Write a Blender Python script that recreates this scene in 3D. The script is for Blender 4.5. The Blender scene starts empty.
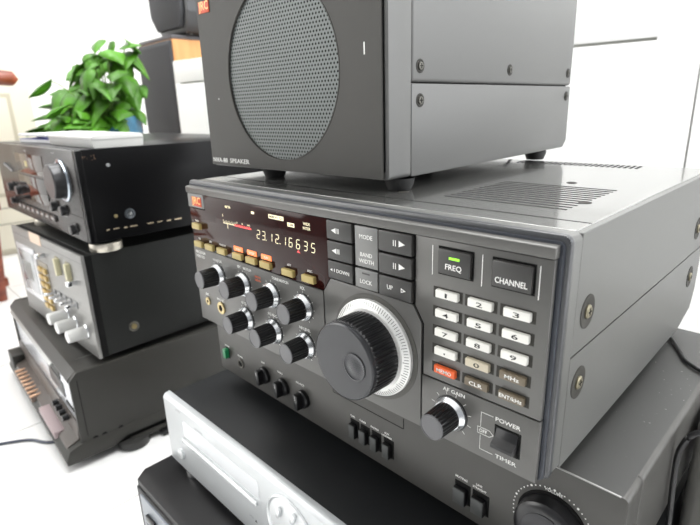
import bpy, bmesh, math, random
from mathutils import Vector, Matrix
random.seed(7)
R = math.radians
PI = math.pi
scene = bpy.context.scene
COL = scene.collection

# ------------------------------------------------------------------ materials
_M = {}
def mat(name, col, rough=.5, metal=0., spec=.5, emit=None, es=0., bump=0., bscale=800., vary=0., vscale=60., trans=0., coat=0.):
    if name in _M: return _M[name]
    m = bpy.data.materials.new(name); m.use_nodes = True
    nt = m.node_tree; b = nt.nodes['Principled BSDF']
    c4 = (col[0], col[1], col[2], 1)
    b.inputs['Base Color'].default_value = c4
    b.inputs['Roughness'].default_value = rough
    b.inputs['Metallic'].default_value = metal
    b.inputs['Specular IOR Level'].default_value = spec
    b.inputs['Transmission Weight'].default_value = trans
    b.inputs['Coat Weight'].default_value = coat
    if emit:
        b.inputs['Emission Color'].default_value = (*emit, 1); b.inputs['Emission Strength'].default_value = es
    if vary or bump:
        tc = nt.nodes.new('ShaderNodeTexCoord')
    if vary:
        n = nt.nodes.new('ShaderNodeTexNoise'); n.inputs['Scale'].default_value = vscale; n.inputs['Detail'].default_value = 6
        nt.links.new(tc.outputs['Object'], n.inputs['Vector'])
        r = nt.nodes.new('ShaderNodeMapRange'); r.inputs['From Min'].default_value = .3; r.inputs['From Max'].default_value = .7
        r.inputs['To Min'].default_value = 1-vary; r.inputs['To Max'].default_value = 1+vary
        nt.links.new(n.outputs['Fac'], r.inputs['Value'])
        mx = nt.nodes.new('ShaderNodeVectorMath'); mx.operation = 'SCALE'
        mx.inputs[0].default_value = col; nt.links.new(r.outputs['Result'], mx.inputs['Scale'])
        nt.links.new(mx.outputs['Vector'], b.inputs['Base Color'])
    if bump:
        n2 = nt.nodes.new('ShaderNodeTexNoise'); n2.inputs['Scale'].default_value = bscale; n2.inputs['Detail'].default_value = 3
        nt.links.new(tc.outputs['Object'], n2.inputs['Vector'])
        bp = nt.nodes.new('ShaderNodeBump'); bp.inputs['Strength'].default_value = bump; bp.inputs['Distance'].default_value = .0005
        nt.links.new(n2.outputs['Fac'], bp.inputs['Height']); nt.links.new(bp.outputs['Normal'], b.inputs['Normal'])
    _M[name] = m
    return m

def scratched(name, col, rough, fleck, thresh, metal=0., spec=.5):
    """paint with small worn bright flecks"""
    m = mat(name, col, rough, metal, spec)
    nt = m.node_tree; b = nt.nodes['Principled BSDF']
    tc = nt.nodes.new('ShaderNodeTexCoord')
    n = nt.nodes.new('ShaderNodeTexNoise'); n.inputs['Scale'].default_value = 330; n.inputs['Detail'].default_value = 2
    n2 = nt.nodes.new('ShaderNodeTexNoise'); n2.inputs['Scale'].default_value = 18; n2.inputs['Detail'].default_value = 2
    nt.links.new(tc.outputs['Object'], n.inputs['Vector']); nt.links.new(tc.outputs['Object'], n2.inputs['Vector'])
    ad = nt.nodes.new('ShaderNodeMath'); ad.operation = 'MULTIPLY_ADD'; ad.inputs[1].default_value = .35
    nt.links.new(n2.outputs['Fac'], ad.inputs[0]); nt.links.new(n.outputs['Fac'], ad.inputs[2])
    r = nt.nodes.new('ShaderNodeMapRange'); r.inputs['From Min'].default_value = thresh; r.inputs['From Max'].default_value = thresh+.03
    nt.links.new(ad.outputs[0], r.inputs['Value'])
    mx = nt.nodes.new('ShaderNodeMix'); mx.data_type = 'RGBA'
    mx.inputs[6].default_value = (*col, 1); mx.inputs[7].default_value = (*fleck, 1)
    nt.links.new(r.outputs['Result'], mx.inputs[0]); nt.links.new(mx.outputs[2], b.inputs['Base Color'])
    return m

def brushed(name, col, rough, metal, sx=6, sz=900):
    m = mat(name, col, rough, metal)
    nt = m.node_tree; b = nt.nodes['Principled BSDF']
    tc = nt.nodes.new('ShaderNodeTexCoord'); mp = nt.nodes.new('ShaderNodeMapping')
    mp.inputs['Scale'].default_value = (sx, sx, sz)
    n = nt.nodes.new('ShaderNodeTexNoise'); n.inputs['Scale'].default_value = 1; n.inputs['Detail'].default_value = 4
    nt.links.new(tc.outputs['Object'], mp.inputs['Vector']); nt.links.new(mp.outputs['Vector'], n.inputs['Vector'])
    r = nt.nodes.new('ShaderNodeMapRange'); r.inputs['To Min'].default_value = .8; r.inputs['To Max'].default_value = 1.15
    nt.links.new(n.outputs['Fac'], r.inputs['Value'])
    mx = nt.nodes.new('ShaderNodeVectorMath'); mx.operation = 'SCALE'; mx.inputs[0].default_value = col
    nt.links.new(r.outputs['Result'], mx.inputs['Scale']); nt.links.new(mx.outputs['Vector'], b.inputs['Base Color'])
    return m

def woodmat(name, c1, c2, scale=(30, 30, 2), rough=.45):
    m = mat(name, c1, rough)
    nt = m.node_tree; b = nt.nodes['Principled BSDF']
    tc = nt.nodes.new('ShaderNodeTexCoord'); mp = nt.nodes.new('ShaderNodeMapping'); mp.inputs['Scale'].default_value = scale
    n = nt.nodes.new('ShaderNodeTexNoise'); n.inputs['Scale'].default_value = 1; n.inputs['Detail'].default_value = 6; n.inputs['Distortion'].default_value = .6
    nt.links.new(tc.outputs['Object'], mp.inputs['Vector']); nt.links.new(mp.outputs['Vector'], n.inputs['Vector'])
    cr = nt.nodes.new('ShaderNodeValToRGB'); cr.color_ramp.elements[0].position = .35; cr.color_ramp.elements[1].position = .65
    cr.color_ramp.elements[0].color = (*c1, 1); cr.color_ramp.elements[1].color = (*c2, 1)
    nt.links.new(n.outputs['Fac'], cr.inputs['Fac']); nt.links.new(cr.outputs['Color'], b.inputs['Base Color'])
    return m

PANEL   = mat('panel_grey', (.105, .103, .097), .33, .25, .6, bump=.05, vary=.04, vscale=30)
PANEL_L = mat('plate_grey', (.20, .20, .195), .4, .25, .5, bump=.05)
VISOR   = mat('visor_grey', (.05, .056, .07), .33, .3, .6)
BEZEL   = mat('bezel_grey', (.06, .062, .066), .3, .2, .6)
CASE    = mat('case_grey', (.125, .125, .119), .38, .2, .5, bump=.06, bscale=1500)
CASETOP = scratched('case_top_grey', (.20, .20, .19), .22, (.34, .33, .31), .89, metal=.7)
CASETOP.node_tree.nodes['Principled BSDF'].inputs['Coat Weight'].default_value = .8
CASETOP.node_tree.nodes['Principled BSDF'].inputs['Coat Roughness'].default_value = .07
BLACK   = mat('black_plastic', (.008, .008, .009), .35, 0, .5)
BLACKM  = mat('matte_black', (.004, .004, .004), .8, 0, .2)
KNOB    = mat('knob_black', (.009, .009, .01), .28, 0, .5)
KNOBCAP = mat('knob_cap_grey', (.12, .12, .125), .38, .35, .5)
DIALCAP = mat('dial_face_grey', (.034, .035, .038), .25, .3, .5)
SILVER  = mat('silver_ring', (.78, .80, .82), .22, .9)
SCALE   = mat('dial_scale_silver', (.86, .86, .84), .38, .35)
BTN     = mat('button_dark', (.038, .037, .035), .42, 0, .5)
KEYW    = mat('key_white', (.80, .79, .74), .45)
KEYB    = mat('key_beige', (.56, .50, .38), .45)
KEYBR   = mat('key_brown', (.155, .125, .085), .45)
KEYOR   = mat('key_orange', (.80, .13, .03), .45)
AMBER   = mat('amber_key', (.46, .36, .13), .4)
GLASS   = mat('display_glass', (.022, .004, .003), .08, 0, .22)
PRINTW  = mat('print_white', (.85, .85, .82), .5)
PRINTK  = mat('print_black', (.02, .02, .02), .5)
PRINTO  = mat('print_orange', (.75, .15, .06), .5)
VFD     = mat('display_lit', (.9, .85, .6), .5, emit=(1, .85, .52), es=.6)
VFDR    = mat('display_red', (.9, .1, .1), .5, emit=(1, .05, .05), es=.8)
LAMPOR  = mat('lamp_orange', (.9, .3, .12), .5, emit=(1, .22, .06), es=.75)
LAMPGR  = mat('lamp_green', (.3, .9, .05), .5, emit=(.35, 1, .03), es=.8)
EMBR    = mat('emblem_red', (.62, .07, .015), .4)
EMBY    = mat('emblem_gold', (.95, .62, .22), .4)
BRASS   = mat('brass', (.52, .42, .22), .3, .8)
SCREW   = mat('screw_metal', (.13, .125, .11), .4, .7)
SCREWD  = mat('screw_recess', (.04, .038, .033), .6, .0, .25)
RUBBER  = mat('rubber', (.012, .012, .012), .6)
GRILLE  = mat('grille_grey', (.15, .165, .16), .5, .2)
BAFFLE  = mat('baffle_grey', (.062, .060, .055), .6, .0, .4, bump=.12, bscale=2500)
SPKSIDE = mat('speaker_case_grey', (.14, .14, .136), .5, .15, .5, bump=.08, bscale=2000)
AMPF    = mat('amplifier_face', (.072, .070, .065), .42, .25, .5, bump=.04)
AMPT    = scratched('amplifier_top', (.045, .045, .043), .42, (.2, .2, .19), .91)
GREEN   = mat('power_green', (.02, .20, .08), .35, emit=(.0, .4, .12), es=.08)
CDSIL   = mat('player_silver', (.60, .62, .63), .36, .35)
CDSIL2  = mat('player_silver_bright', (.80, .82, .83), .25, .4)
CDTOP   = mat('player_top_black', (.012, .013, .014), .45, 0, .3, bump=.1, bscale=1800)
UNITBK  = mat('unit_black', (.011, .011, .012), .42, 0, .3)
UNITGR  = mat('unit_face_grey', (.22, .24, .27), .35, .4)
AVBODY  = mat('av_body_grey', (.034, .033, .029), .5, 0, .35, bump=.05)
AVTOP   = mat('av_top_grey', (.04, .039, .036), .42, 0, .4)
AVSIL   = mat('av_silver', (.62, .63, .66), .25, .6)
COPPER  = mat('copper_key', (.75, .48, .32), .3, .5)
PINK    = mat('pink_panel', (.42, .33, .34), .5)
SAFACE  = brushed('silver_face', (.29, .285, .275), .36, .6)
SASIDE  = mat('amp_side_charcoal', (.014, .015, .014), .5, 0, .25, bump=.05)
GOLD    = mat('gold_trim', (.55, .40, .16), .35, .6)
WHITEK  = mat('white_knob', (.74, .74, .72), .4, .3)
TUBK    = mat('gloss_black', (.004, .004, .0045), .3, 0, .18)
TUFACE  = mat('deck_face_dark', (.022, .019, .018), .25, .2, .4)
TUGLASS = mat('deck_glass', (.02, .012, .01), .05, 0, .7)
ROSE    = woodmat('rosewood', (.16, .035, .018), (.30, .075, .035), (8, 8, 40), .3)
CREAM   = mat('cream_paint', (.66, .63, .52), .6)
WALLW   = mat('wall_white', (.90, .90, .89), .8, bump=.02)
CABW    = mat('cabinet_white', (.90, .90, .885), .45)
WOODS   = woodmat('speaker_wood', (.50, .22, .06), (.62, .30, .10), (30, 30, 3), .4)
SPKBK   = mat('speaker_cloth_black', (.030, .031, .034), .75, bump=.1, bscale=1500)
LEAF    = mat('leaf_green', (.06, .19, .012), .42, spec=.3, vary=.6, vscale=9)
STEM    = mat('stem_green', (.16, .30, .05), .5)
POTG    = mat('pot_blue_glass', (.06, .17, .27), .12, 0, .5, vary=.4, vscale=25)
PAPER   = mat('paper_white', (.8, .8, .82), .5)
PAPERB  = mat('paper_blue', (.10, .14, .45), .5)
WPLAST  = mat('white_plastic', (.60, .60, .58), .4)
CABLE   = mat('cable_black', (.008, .008, .009), .4)
CABLEB  = mat('cable_blue_grey', (.07, .08, .11), .4)

# ------------------------------------------------------------------ helpers
def tag(o, label=None, cat=None, group=None, kind=None):
    if label: o['label'] = label
    if cat: o['category'] = cat
    if group: o['group'] = group
    if kind: o['kind'] = kind
    return o
def empty(name, loc=(0, 0, 0), rz=0.):
    o = bpy.data.objects.new(name, None); COL.objects.link(o)
    o.empty_display_size = .02
    o.location = loc; o.rotation_euler = (0, 0, rz)
    return o

_txt = {}
def text_mesh(s, spacing=1.0):
    k = (s, spacing)
    if k not in _txt:
        cu = bpy.data.curves.new('lettering', 'FONT'); cu.body = s; cu.size = 1.; cu.space_character = spacing
        cu.align_x = 'CENTER'; cu.align_y = 'CENTER'; cu.resolution_u = 2; cu.offset = .006
        o = bpy.data.objects.new('lettering', cu); COL.objects.link(o)
        dg = bpy.context.evaluated_depsgraph_get(); dg.update()
        me = bpy.data.meshes.new_from_object(o.evaluated_get(dg))
        bpy.data.objects.remove(o); bpy.data.curves.remove(cu)
        xs = [v.co.x for v in me.vertices]; ys = [v.co.y for v in me.vertices]
        _txt[k] = (me, min(xs), max(xs), min(ys), max(ys))
    return _txt[k]

class MB:
    """collects shapes in millimetres (x right, y back, z up) and links them as ONE mesh object"""
    def __init__(s): s.bm = bmesh.new(); s.mats = []
    def mi(s, m):
        if m not in s.mats: s.mats.append(m)
        return s.mats.index(m)
    def merge(s, b, m, M=None):
        i = s.mi(m)
        for f in b.faces: f.material_index = i
        if M is not None: bmesh.ops.transform(b, matrix=M, verts=b.verts)
        me = bpy.data.meshes.new('t'); b.to_mesh(me); b.free(); s.bm.from_mesh(me); bpy.data.meshes.remove(me)
    def box(s, x0, x1, y0, y1, z0, z1, m, bev=0., seg=2, M=None):
        b = bmesh.new(); bmesh.ops.create_cube(b, size=1)
        for v in b.verts:
            v.co = Vector((x0+(v.co.x+.5)*(x1-x0), y0+(v.co.y+.5)*(y1-y0), z0+(v.co.z+.5)*(z1-z0)))
        if bev > 0: bmesh.ops.bevel(b, geom=list(b.edges), offset=bev, segments=seg, affect='EDGES', profile=.5)
        s.merge(b, m, M); return s
    def prism(s, poly, plane, d0, d1, m, bev=0., M=None):
        b = bmesh.new()
        def P(a, c, d): return {'xz': (a, d, c), 'yz': (d, a, c), 'xy': (a, c, d)}[plane]
        v0 = [b.verts.new(P(a, c, d0)) for a, c in poly]; v1 = [b.verts.new(P(a, c, d1)) for a, c in poly]
        n = len(poly); b.faces.new(v0); b.faces.new(v1[::-1])
        for i in range(n): b.faces.new((v0[i], v0[(i+1) % n], v1[(i+1) % n], v1[i]))
        bmesh.ops.recalc_face_normals(b, faces=b.faces)
        if bev > 0: bmesh.ops.bevel(b, geom=list(b.edges), offset=bev, segments=2, affect='EDGES', profile=.5)
        s.merge(b, m, M); return s
    def lathe(s, o, ax, prof, m, seg=32, flutes=0, fd=.0, frange=None):
        """prof: (radius, distance along ax) list; ax one of -y,+x,+z,-x"""
        b = bmesh.new(); rings = []
        A = {'-y': ((1, 0, 0), (0, 0, 1), (0, -1, 0)), '+x': ((0, 1, 0), (0, 0, 1), (1, 0, 0)), '+z': ((1, 0, 0), (0, 1, 0), (0, 0, 1)), '-z': ((1, 0, 0), (0, 1, 0), (0, 0, -1)), '+y': ((1, 0, 0), (0, 0, 1), (0, 1, 0))}[ax]
        U, V, W = (Vector(a) for a in A); O = Vector(o)
        for k, (r, t) in enumerate(prof):
            if r <= 1e-6: rings.append([b.verts.new(O+W*t)]); continue
            row = []
            for i in range(seg):
                a = 2*PI*i/seg; rr = r
                if flutes and frange and frange[0] <= k <= frange[1]:
                    if (i*flutes*2//seg) % 2: rr = r-fd
                row.append(b.verts.new(O+U*rr*math.cos(a)+V*rr*math.sin(a)+W*t))
            rings.append(row)
        for p, q in zip(rings, rings[1:]):
            for i in range(seg):
                j = (i+1) % seg
                if len(p) == 1 and len(q) == 1: continue
                if len(p) == 1: b.faces.new((p[0], q[i], q[j]))
                elif len(q) == 1: b.faces.new((p[i], p[j], q[0]))
                else: b.faces.new((p[i], p[j], q[j], q[i]))
        bmesh.ops.recalc_face_normals(b, faces=b.faces)
        s.merge(b, m); return s
    def tube(s, pts, r, m, seg=8, cap=True):
        b = bmesh.new(); rows = []; P = [Vector(p) for p in pts]
        for i, p in enumerate(P):
            d = (P[min(i+1, len(P)-1)]-P[max(i-1, 0)]).normalized()
            up = Vector((0, 0, 1)) if abs(d.z) < .9 else Vector((1, 0, 0))
            u = d.cross(up).normalized(); v = u.cross(d)
            rr = r[i] if isinstance(r, (list, tuple)) else r
            rows.append([b.verts.new(p+u*rr*math.cos(2*PI*k/seg)+v*rr*math.sin(2*PI*k/seg)) for k in range(seg)])
        for a, c in zip(rows, rows[1:]):
            for k in range(seg): b.faces.new((a[k], a[(k+1) % seg], c[(k+1) % seg], c[k]))
        if cap: b.faces.new(rows[0]); b.faces.new(rows[-1][::-1])
        bmesh.ops.recalc_face_normals(b, faces=b.faces)
        s.merge(b, m); return s
    def text(s, t, x, z, y, h, m, w=None, align='c', side=False, spacing=1.0, th=.12):
        """lettering with capital height h on a plane facing -y at depth y (or facing +x when side)"""
        me, a0, a1, b0, b1 = text_mesh(t, spacing)
        b = bmesh.new(); b.from_mesh(me)
        k = h/.70; kx = k if w is None else w/(a1-a0)
        cx = {'c': (a0+a1)/2, 'l': a0, 'r': a1}[align]
        r = bmesh.ops.extrude_face_region(b, geom=list(b.faces))
        for v in [g for g in r['geom'] if isinstance(g, bmesh.types.BMVert)]: v.co.z += 1e-3
        for v in b.verts:
            X, Y, Z = (v.co.x-cx)*kx, (v.co.y-(b0+b1)/2)*k, (th if v.co.z > 1e-4 else 0)
            v.co = (y+Z, x+X, z+Y) if side else (x+X, y-Z, z+Y)
        s.merge(b, m); return s
    def build(s, name, parent=None, off=(0, 0, 0), smooth=35):
        me = bpy.data.meshes.new(name)
        for v in s.bm.verts: v.co = (v.co-Vector(off))*.001
        s.bm.to_mesh(me); s.bm.free()
        for m in s.mats: me.materials.append(m)
        if smooth:
            me.shade_smooth(); me.set_sharp_from_angle(angle=R(smooth))
        o = bpy.data.objects.new(name, me); COL.objects.link(o)
        if parent: o.parent = parent
        return o

def copy_obj(o, parent):
    c = o.copy(); COL.objects.link(c); c.parent = parent
    for ch in o.children: copy_obj(ch, c)
    return c

# =================================================================== RECEIVER
RZ = -11.5                                     # level of the amplifier top
OFF = (0, 0, RZ)
rec = empty('radio_receiver', (0, 0, RZ*.001))
tag(rec, 'grey radio receiver with red display, large tuning dial and keypad, on top of the amplifier', 'radio receiver')
def rp(mb, name, parent=rec, smooth=35): return mb.build(name, parent, OFF, smooth)

# case covers: side profile with the chamfered lower rear corner
up_ = MB()
b = bmesh.new()
up_.prism([(18.6, 63.3), (287, 63.3), (287, 122.5), (284.5, 125), (18.6, 125)], 'yz', -4, 326, CASE)
up_.prism([(18.6, 124.6), (287, 124.6), (287, 125.6), (18.6, 125.6)], 'yz', -1, 322.5, CASETOP)
o = rp(up_, 'upper_cover')
# soften the long upper edges
bv = o.modifiers.new('edge', 'BEVEL'); bv.width = .0022; bv.segments = 3; bv.limit_method = 'ANGLE'; bv.angle_limit = R(50)
bv.harden_normals = False
lo = MB()
lo.prism([(18.6, 0.5), (245, 0.5), (279, 9), (287, 24), (287, 62.6), (18.6, 62.6)], 'yz', -4, 326, CASE)
rp(lo, 'lower_cover')
core = MB(); core.box(-3, 325, 8, 285, 26, 124, BLACKM); core.box(-3, 325, 8, 240, 1.5, 60, BLACKM); rp(core, 'chassis')
# vents on the cover
vg = MB()
for i in range(24):
    x = 168+i*4.6
    vg.prism([(x, 262), (x+2.2, 262), (x+1.0, 281), (x-1.2, 281)], 'xy', 125.55, 125.8, BLACKM)
rp(vg, 'rear_vent')
vg = MB()
for i in range(12):
    y = 62+i*7.0
    vg.box(222, 300, y, y+1.6, 125.55, 125.8, mat('slot_dark', (.02, .02, .02), .7))
rp(vg, 'top_vent')

sm = MB(); sm.box(-1, 322.5, 37, 37.5, 125.5, 125.75, BLACKM); rp(sm, 'cover_seam')
for (x, y) in ((264, 158), (300, 88), (190, 60), (60, 158)):
    k = MB(); k.lathe((x, y, 125.5), '+z', [(3.6, 0), (3.6, .3), (2.6, .6), (0, .6)], SCREWD, 20); k.box(x-2, x+2, y-.3, y+.3, 125.9, 126.2, BLACKM); rp(k, 'top_screw')
# big recessed side screws
for (y, z) in ((34, 82.8), (32, 44.6), (258, 82.5), (258, 42.5)):
    k = MB(); k.lathe((326, y, z), '+x', [(8.8, 0), (8.8, .3), (7.6, .45), (6.6, .1), (0, .1)], SCREWD, 28)
    k.lathe((326, y, z), '+x', [(3.6, .1), (3.6, .8), (2.8, 1.4), (0, 1.4)], mat('screw_brass_dull', (.20, .18, .12), .45, .6), 24)
    k.box(327.2, 327.55, y-1.8, y+1.8, z-.35, z+.35, BLACKM); k.box(327.2, 327.55, y-.35, y+.35, z-1.8, z+1.8, BLACKM)
    rp(k, 'side_screw')
# collar between bezel and covers
co = MB()
def rrect(x0, x1, z0, z1, r, n=5):
    p = []
    for cx, cz, a0 in ((x1-r, z1-r, 0), (x0+r, z1-r, 90), (x0+r, z0+r, 180), (x1-r, z0+r, 270)):
        for i in range(n+1):
            a = R(a0+90*i/n); p.append((cx+r*math.cos(a), cz+r*math.sin(a)))
    return p
co.prism(rrect(-4, 326, .5, 125.4, 3.5), 'xz', 9, 18.2, CASE)
rp(co, 'collar')
fb = MB()
fb.prism(rrect(-4.3, 326.6, .3, 126.4, 4.0), 'xz', 4.6, 9.5, BEZEL, bev=1.4)
fb.prism(rrect(-2.4, 324.4, .2, 123.6, 3.0), 'xz', 3.4, 5.6, VISOR)
rp(fb, 'bezel')
vi = MB()
vi.prism([(-1.0, 116.4), (-1.0, 121.2), (-.2, 121.8), (6, 122.6), (6, 116.4)], 'yz', -.4, 322.4, PANEL, bev=.25)
rp(vi, 'visor')
# front panels (each with its own outline, dark joint lines between them)
bk = MB(); bk.box(.6, 321.6, 1.2, 5.5, .6, 116.4, BLACKM); rp(bk, 'panel_backing')
lk = MB()
lk.prism([(0, 0), (170.2, 0), (170.2, 65.8), (0, 68.6)], 'xz', 0, 3, PANEL, bev=.25)
lk.text('RECEIVER', 3.5, 64.4, 0, 2.5, PRINTW, align='l', w=16); lk.text('NRD-525', 3.5, 60.6, 0, 2.5, PRINTW, align='l', w=14)
for t, x, z in (('MONITOR', 38, 61.8), ('PBT', 71, 63.0), ('NOTCH', 82, 63.0), ('TONE', 118, 63.2), ('NOTCH', 128, 63.2), ('SQL', 149, 63.0), ('RF GAIN', 75, 32.5), ('SQUELCH', 112, 32.5), ('NB LEVEL', 149, 32.2), ('PHONES', 36.5, 26), ('REC', 14.5, 26.2)):
    lk.text(t, x, z, 0, 2.1, PRINTW)
for z in (59.5, 56.8): lk.text('WIDTH', 95.5, z, 0, 1.6, PRINTO)
for cx in (37.9, 75, 112, 149):
    for cz in (49, 19.5):
        if cx < 40 and cz < 30: continue
        for a in range(-150, 151, 30):
            M = Matrix.Translation((cx, 0, cz)) @ Matrix.Rotation(R(a), 4, 'Y')
            lk.box(-.13, .13, -.1, .3, 10.6, 11.9, PRINTW, M=M)
rp(lk, 'control_panel')
gl = MB()
gl.prism([(2.2, 69.4), (170.8, 66.6), (177.2, 76.2), (177.2, 115.8), (26.6, 115.8), (26.6, 103.4), (1.2, 103.4)], 'xz', .15, 3, GLASS, bev=.2)
gl.text('METER', 62.7, 110.2, .15, 1.9, VFD, th=.05); gl.box(94.2, 98, .08, .2, 108.8, 110.6, VFD)
gl.text('S', 54.1, 102.7, .15, 2.2, VFD, th=.05)
gl.box(54, 70, .08, .2, 96.4, 96.9, VFD); gl.box(70, 92.4, .08, .2, 96.1, 97.2, VFDR)
for i in range(9): gl.box(54+i*2.1, 54.35+i*2.1, .08, .2, 96.9, 98.4 if i % 2 else 99.3, VFD)
for i in range(9): gl.box(72+i*2.3, 72.6+i*2.3, .07, .2, 97.2, 98.0, VFDR)
for x, t in ((73.5, '20'), (81, '40'), (89.3, '60dB')): gl.text(t, x, 99.2, .15, 1.2, VFD, th=.05)
gl.box(59.7, 60.2, .08, .2, 92.6, 96.4, VFD)
gl.box(115.6, 132.8, .1, .2, 108.2, 111.2, VFD); gl.text('MEMORY CH', 124.2, 109.7, .1, 1.7, GLASS, w=15, th=.06)
gl.box(136.8, 144.2, .1, .2, 105.2, 108, VFD); gl.text('LSB', 140.5, 106.6, .1, 1.6, GLASS, w=5.4, th=.06)
gl.text('WIDE', 157, 109.4, .15, 1.9, VFD, th=.05); gl.text('INTER', 157, 106.4, .15, 1.9, VFD, th=.05)
SEG = {'1': 'bc', '2': 'abged', '3': 'abgcd', '5': 'afgcd', '6': 'afgedc'}
def digit(mb, ch, cx, cz, w, h, m, t=.5):
    sk = .13
    def q(x0, z0, x1, z1, vert):
        if vert: P = [(x0-t/2, z0), (x0+t/2, z0), (x1+t/2, z1), (x1-t/2, z1)]
        else: P = [(x0, z0-t/2), (x1, z1-t/2), (x1, z1+t/2), (x0, z0+t/2)]
        P = [(cx+a+sk*c, cz+c) for a, c in P]
        mb.prism(P, 'xz', .08, .2, m)
    W, H = w/2, h/2; g = .28
    D = dict(a=(-W+g, H, W-g, H, 0), g=(-W+g, 0, W-g, 0, 0), d=(-W+g, -H, W-g, -H, 0), f=(-W, g, -W, H-g, 1), b=(W, g, W, H-g, 1), e=(-W, -H+g, -W, -g, 1), c=(W, -H+g, W, -g, 1))
    for s_ in SEG[ch]: q(*D[s_])
for ch, x in zip('231216635', (101.4, 107.8, 116.2, 123.9, 131.8, 139.1, 147.1, 154.9, 162.5)):
    digit(gl, ch, x, 94.1, 3.4, 6.3, VFD)
gl.box(110.2, 110.9, .08, .2, 90.7, 91.4, VFD); gl.box(126.6, 127.3, .08, .2, 90.9, 91.6, VFD)
gl.prism([(145.4, 88.2), (148.8, 88.2), (147.1, 90)], 'xz', .08, .2, VFDR)
for t, x in (('LSB', 12, ), ('USB', 30), ('CW/RTTY', 49)): gl.text(t, x, 77.0, .15, 1.6, PRINTW)
gl.text('TIMER', 11, 92.6, .15, 1.6, PRINTW)
for t, x in (('ATT', 135.7), ('AGC', 157.7)): gl.text(t, x, 77.2, .15, 1.7, PRINTW)
disp = rp(gl, 'display_window')
for x, t in ((72.3, 'SCAN'), (90.8, 'SWEEP'), (109.2, 'RUN')):
    k = MB(); k.box(x-6.2, x+6.2, -.35, .5, 75.8, 79.8, LAMPOR, .3); k.text(t, x, 77.8, -.35, 1.7, PRINTW); rp(k, 'indicator_lamp', disp)
lp = MB(); lp.prism([(.3, 104.2), (26, 104.2), (26, 115.9), (.3, 115.9)], 'xz', -.1, 3, PANEL_L, bev=.25); plate = rp(lp, 'emblem_plate')
em = MB(); em.box(7.6, 22.6, -.7, 0, 105.6, 113.6, EMBR, .3); em.text('JRC', 15.1, 109.6, -.7, 6.0, EMBY, w=13.4); rp(em, 'emblem', plate)
for (x, z) in ((12, 88.2), (12, 72.2), (30, 72.2), (49, 72.2), (72.3, 72.2), (90.8, 72.2), (109.2, 72.2), (135.7, 71.9), (157.7, 71.9)):
    k = MB(); k.box(x-6.3, x+6.3, -2.6, 1, z-2.5, z+2.5, AMBER, .5); rp(k, 'function_key')
# three columns of dark keys round the MODE plate
def tri(mb, x, z, s, d, y=-2.0):
    mb.prism([(x, z), (x+d*s*1.5, z+s*.62), (x+d*s*1.5, z-s*.62)], 'xz', y-.12, y+.1, PRINTW)
for (x0, x1, z0, z1, txt) in ((178.4, 200.4, 103.6, 115.6, 'L'), (178.4, 200.4, 90.6, 102.6, 'L'), (178.4, 200.4, 77.9, 89.7, 'D'), (221.7, 245.6, 103.6, 115.6, 'Rr'), (221.7, 245.6, 90.4, 102.4, 'Rr'), (221.7, 245.6, 76.8, 89.2, 'U')):
    k = MB(); k.box(x0, x1, -2.0, 1.5, z0, z1, BTN, .7)
    cx, cz = (x0+x1)/2, (z0+z1)/2
    if txt == 'L': tri(k, cx-6.6, cz, 2.8, 1); k.box(cx-1.4, cx-.9, -2.12, -1.9, cz-1.6, cz+1.6, PRINTW); k.box(cx-.3, cx+.2, -2.12, -1.9, cz-1.6, cz+1.6, PRINTW)
    elif txt == 'Rr': tri(k, cx+7.5, cz, 2.9, -1); k.box(cx-.9, cx-.4, -2.12, -1.9, cz-1.7, cz+1.7, PRINTW); k.box(cx+.6, cx+1.1, -2.12, -1.9, cz-1.7, cz+1.7, PRINTW)
    elif txt == 'D':
        tri(k, cx-9, cz, 1.5, 1); k.text('DOWN', cx+2.6, cz, -2, 2.4, PRINTW); k.box(cx-5.2, cx-4.6, -2.12, -1.9, cz-1, cz+1, PRINTW)
    else:
        k.text('UP', cx-3.4, cz, -2, 2.6, PRINTW); tri(k, cx+8, cz, 2.2, -1)
        k.prism([(cx+6.6, cz), (cx+5.2, cz+.7), (cx+5.2, cz-.7)], 'xz', -2.2, -2.1, BTN)
    rp(k, 'arrow_key')
k = MB(); k.box(202.3, 220.4, -1.0, 1.5, 90.6, 115.3, PANEL_L, .3); k.text('MODE', 211.3, 109.2, -1, 2.6, PRINTW); k.text('BAND', 211.3, 98.4, -1, 2.5, PRINTW); k.text('WIDTH', 211.3, 94.4, -1, 2.5, PRINTW); rp(k, 'mode_plate')
k = MB(); k.box(202.3, 220.4, -1.6, 1.5, 77.2, 89.4, PANEL_L, .5); k.text('LOCK', 211.3, 81.8, -1.6, 2.6, PRINTW); k.box(208.3, 214.3, -1.72, -1.5, 86.4, 87.4, BTN); rp(k, 'lock_key')
# dial panel with cut corners
dp = MB(); dp.prism([(171.2, 0), (251.2, 0), (251.2, 66.2), (245.2, 75.6), (178.4, 76.6), (171.4, 66.6)], 'xz', 0, 3, PANEL, bev=.25)
dp.box(210.5, 214.5, -.1, .1, 71.6, 72.6, PRINTO)
rp(dp, 'dial_panel')
DX, DZ = 215, 40.2
dr = MB(); dr.lathe((DX, 0, DZ), '-y', [(34.2, -.5), (34.2, .3), (33.4, .5), (0, .5)], mat('dial_recess', (.07, .068, .06), .5), 72)
dr.lathe((DX, 0, DZ), '-y', [(31.0, .4), (31.0, 2.6), (30.6, 3.0), (26.2, 4.6), (26.2, 5.6), (0, 5.6)], SCALE, 96)
for i in range(100):
    a = 2*PI*i/100
    L = 2.6 if i % 5 else 3.6
    M = Matrix.Translation((DX, 0, DZ)) @ Matrix.Rotation(a, 4, 'Y')
    dr.prism([(30.2, -3.26), (30.2-L, -3.26-L*.36), (30.2-L, -3.16-L*.36), (30.2, -3.1)], 'yz', -.14, .14, PRINTK, M=M @ Matrix(((1, 0, 0, 0), (0, 0, 1, 0), (0, 1, 0, 0), (0, 0, 0, 1))))
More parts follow.
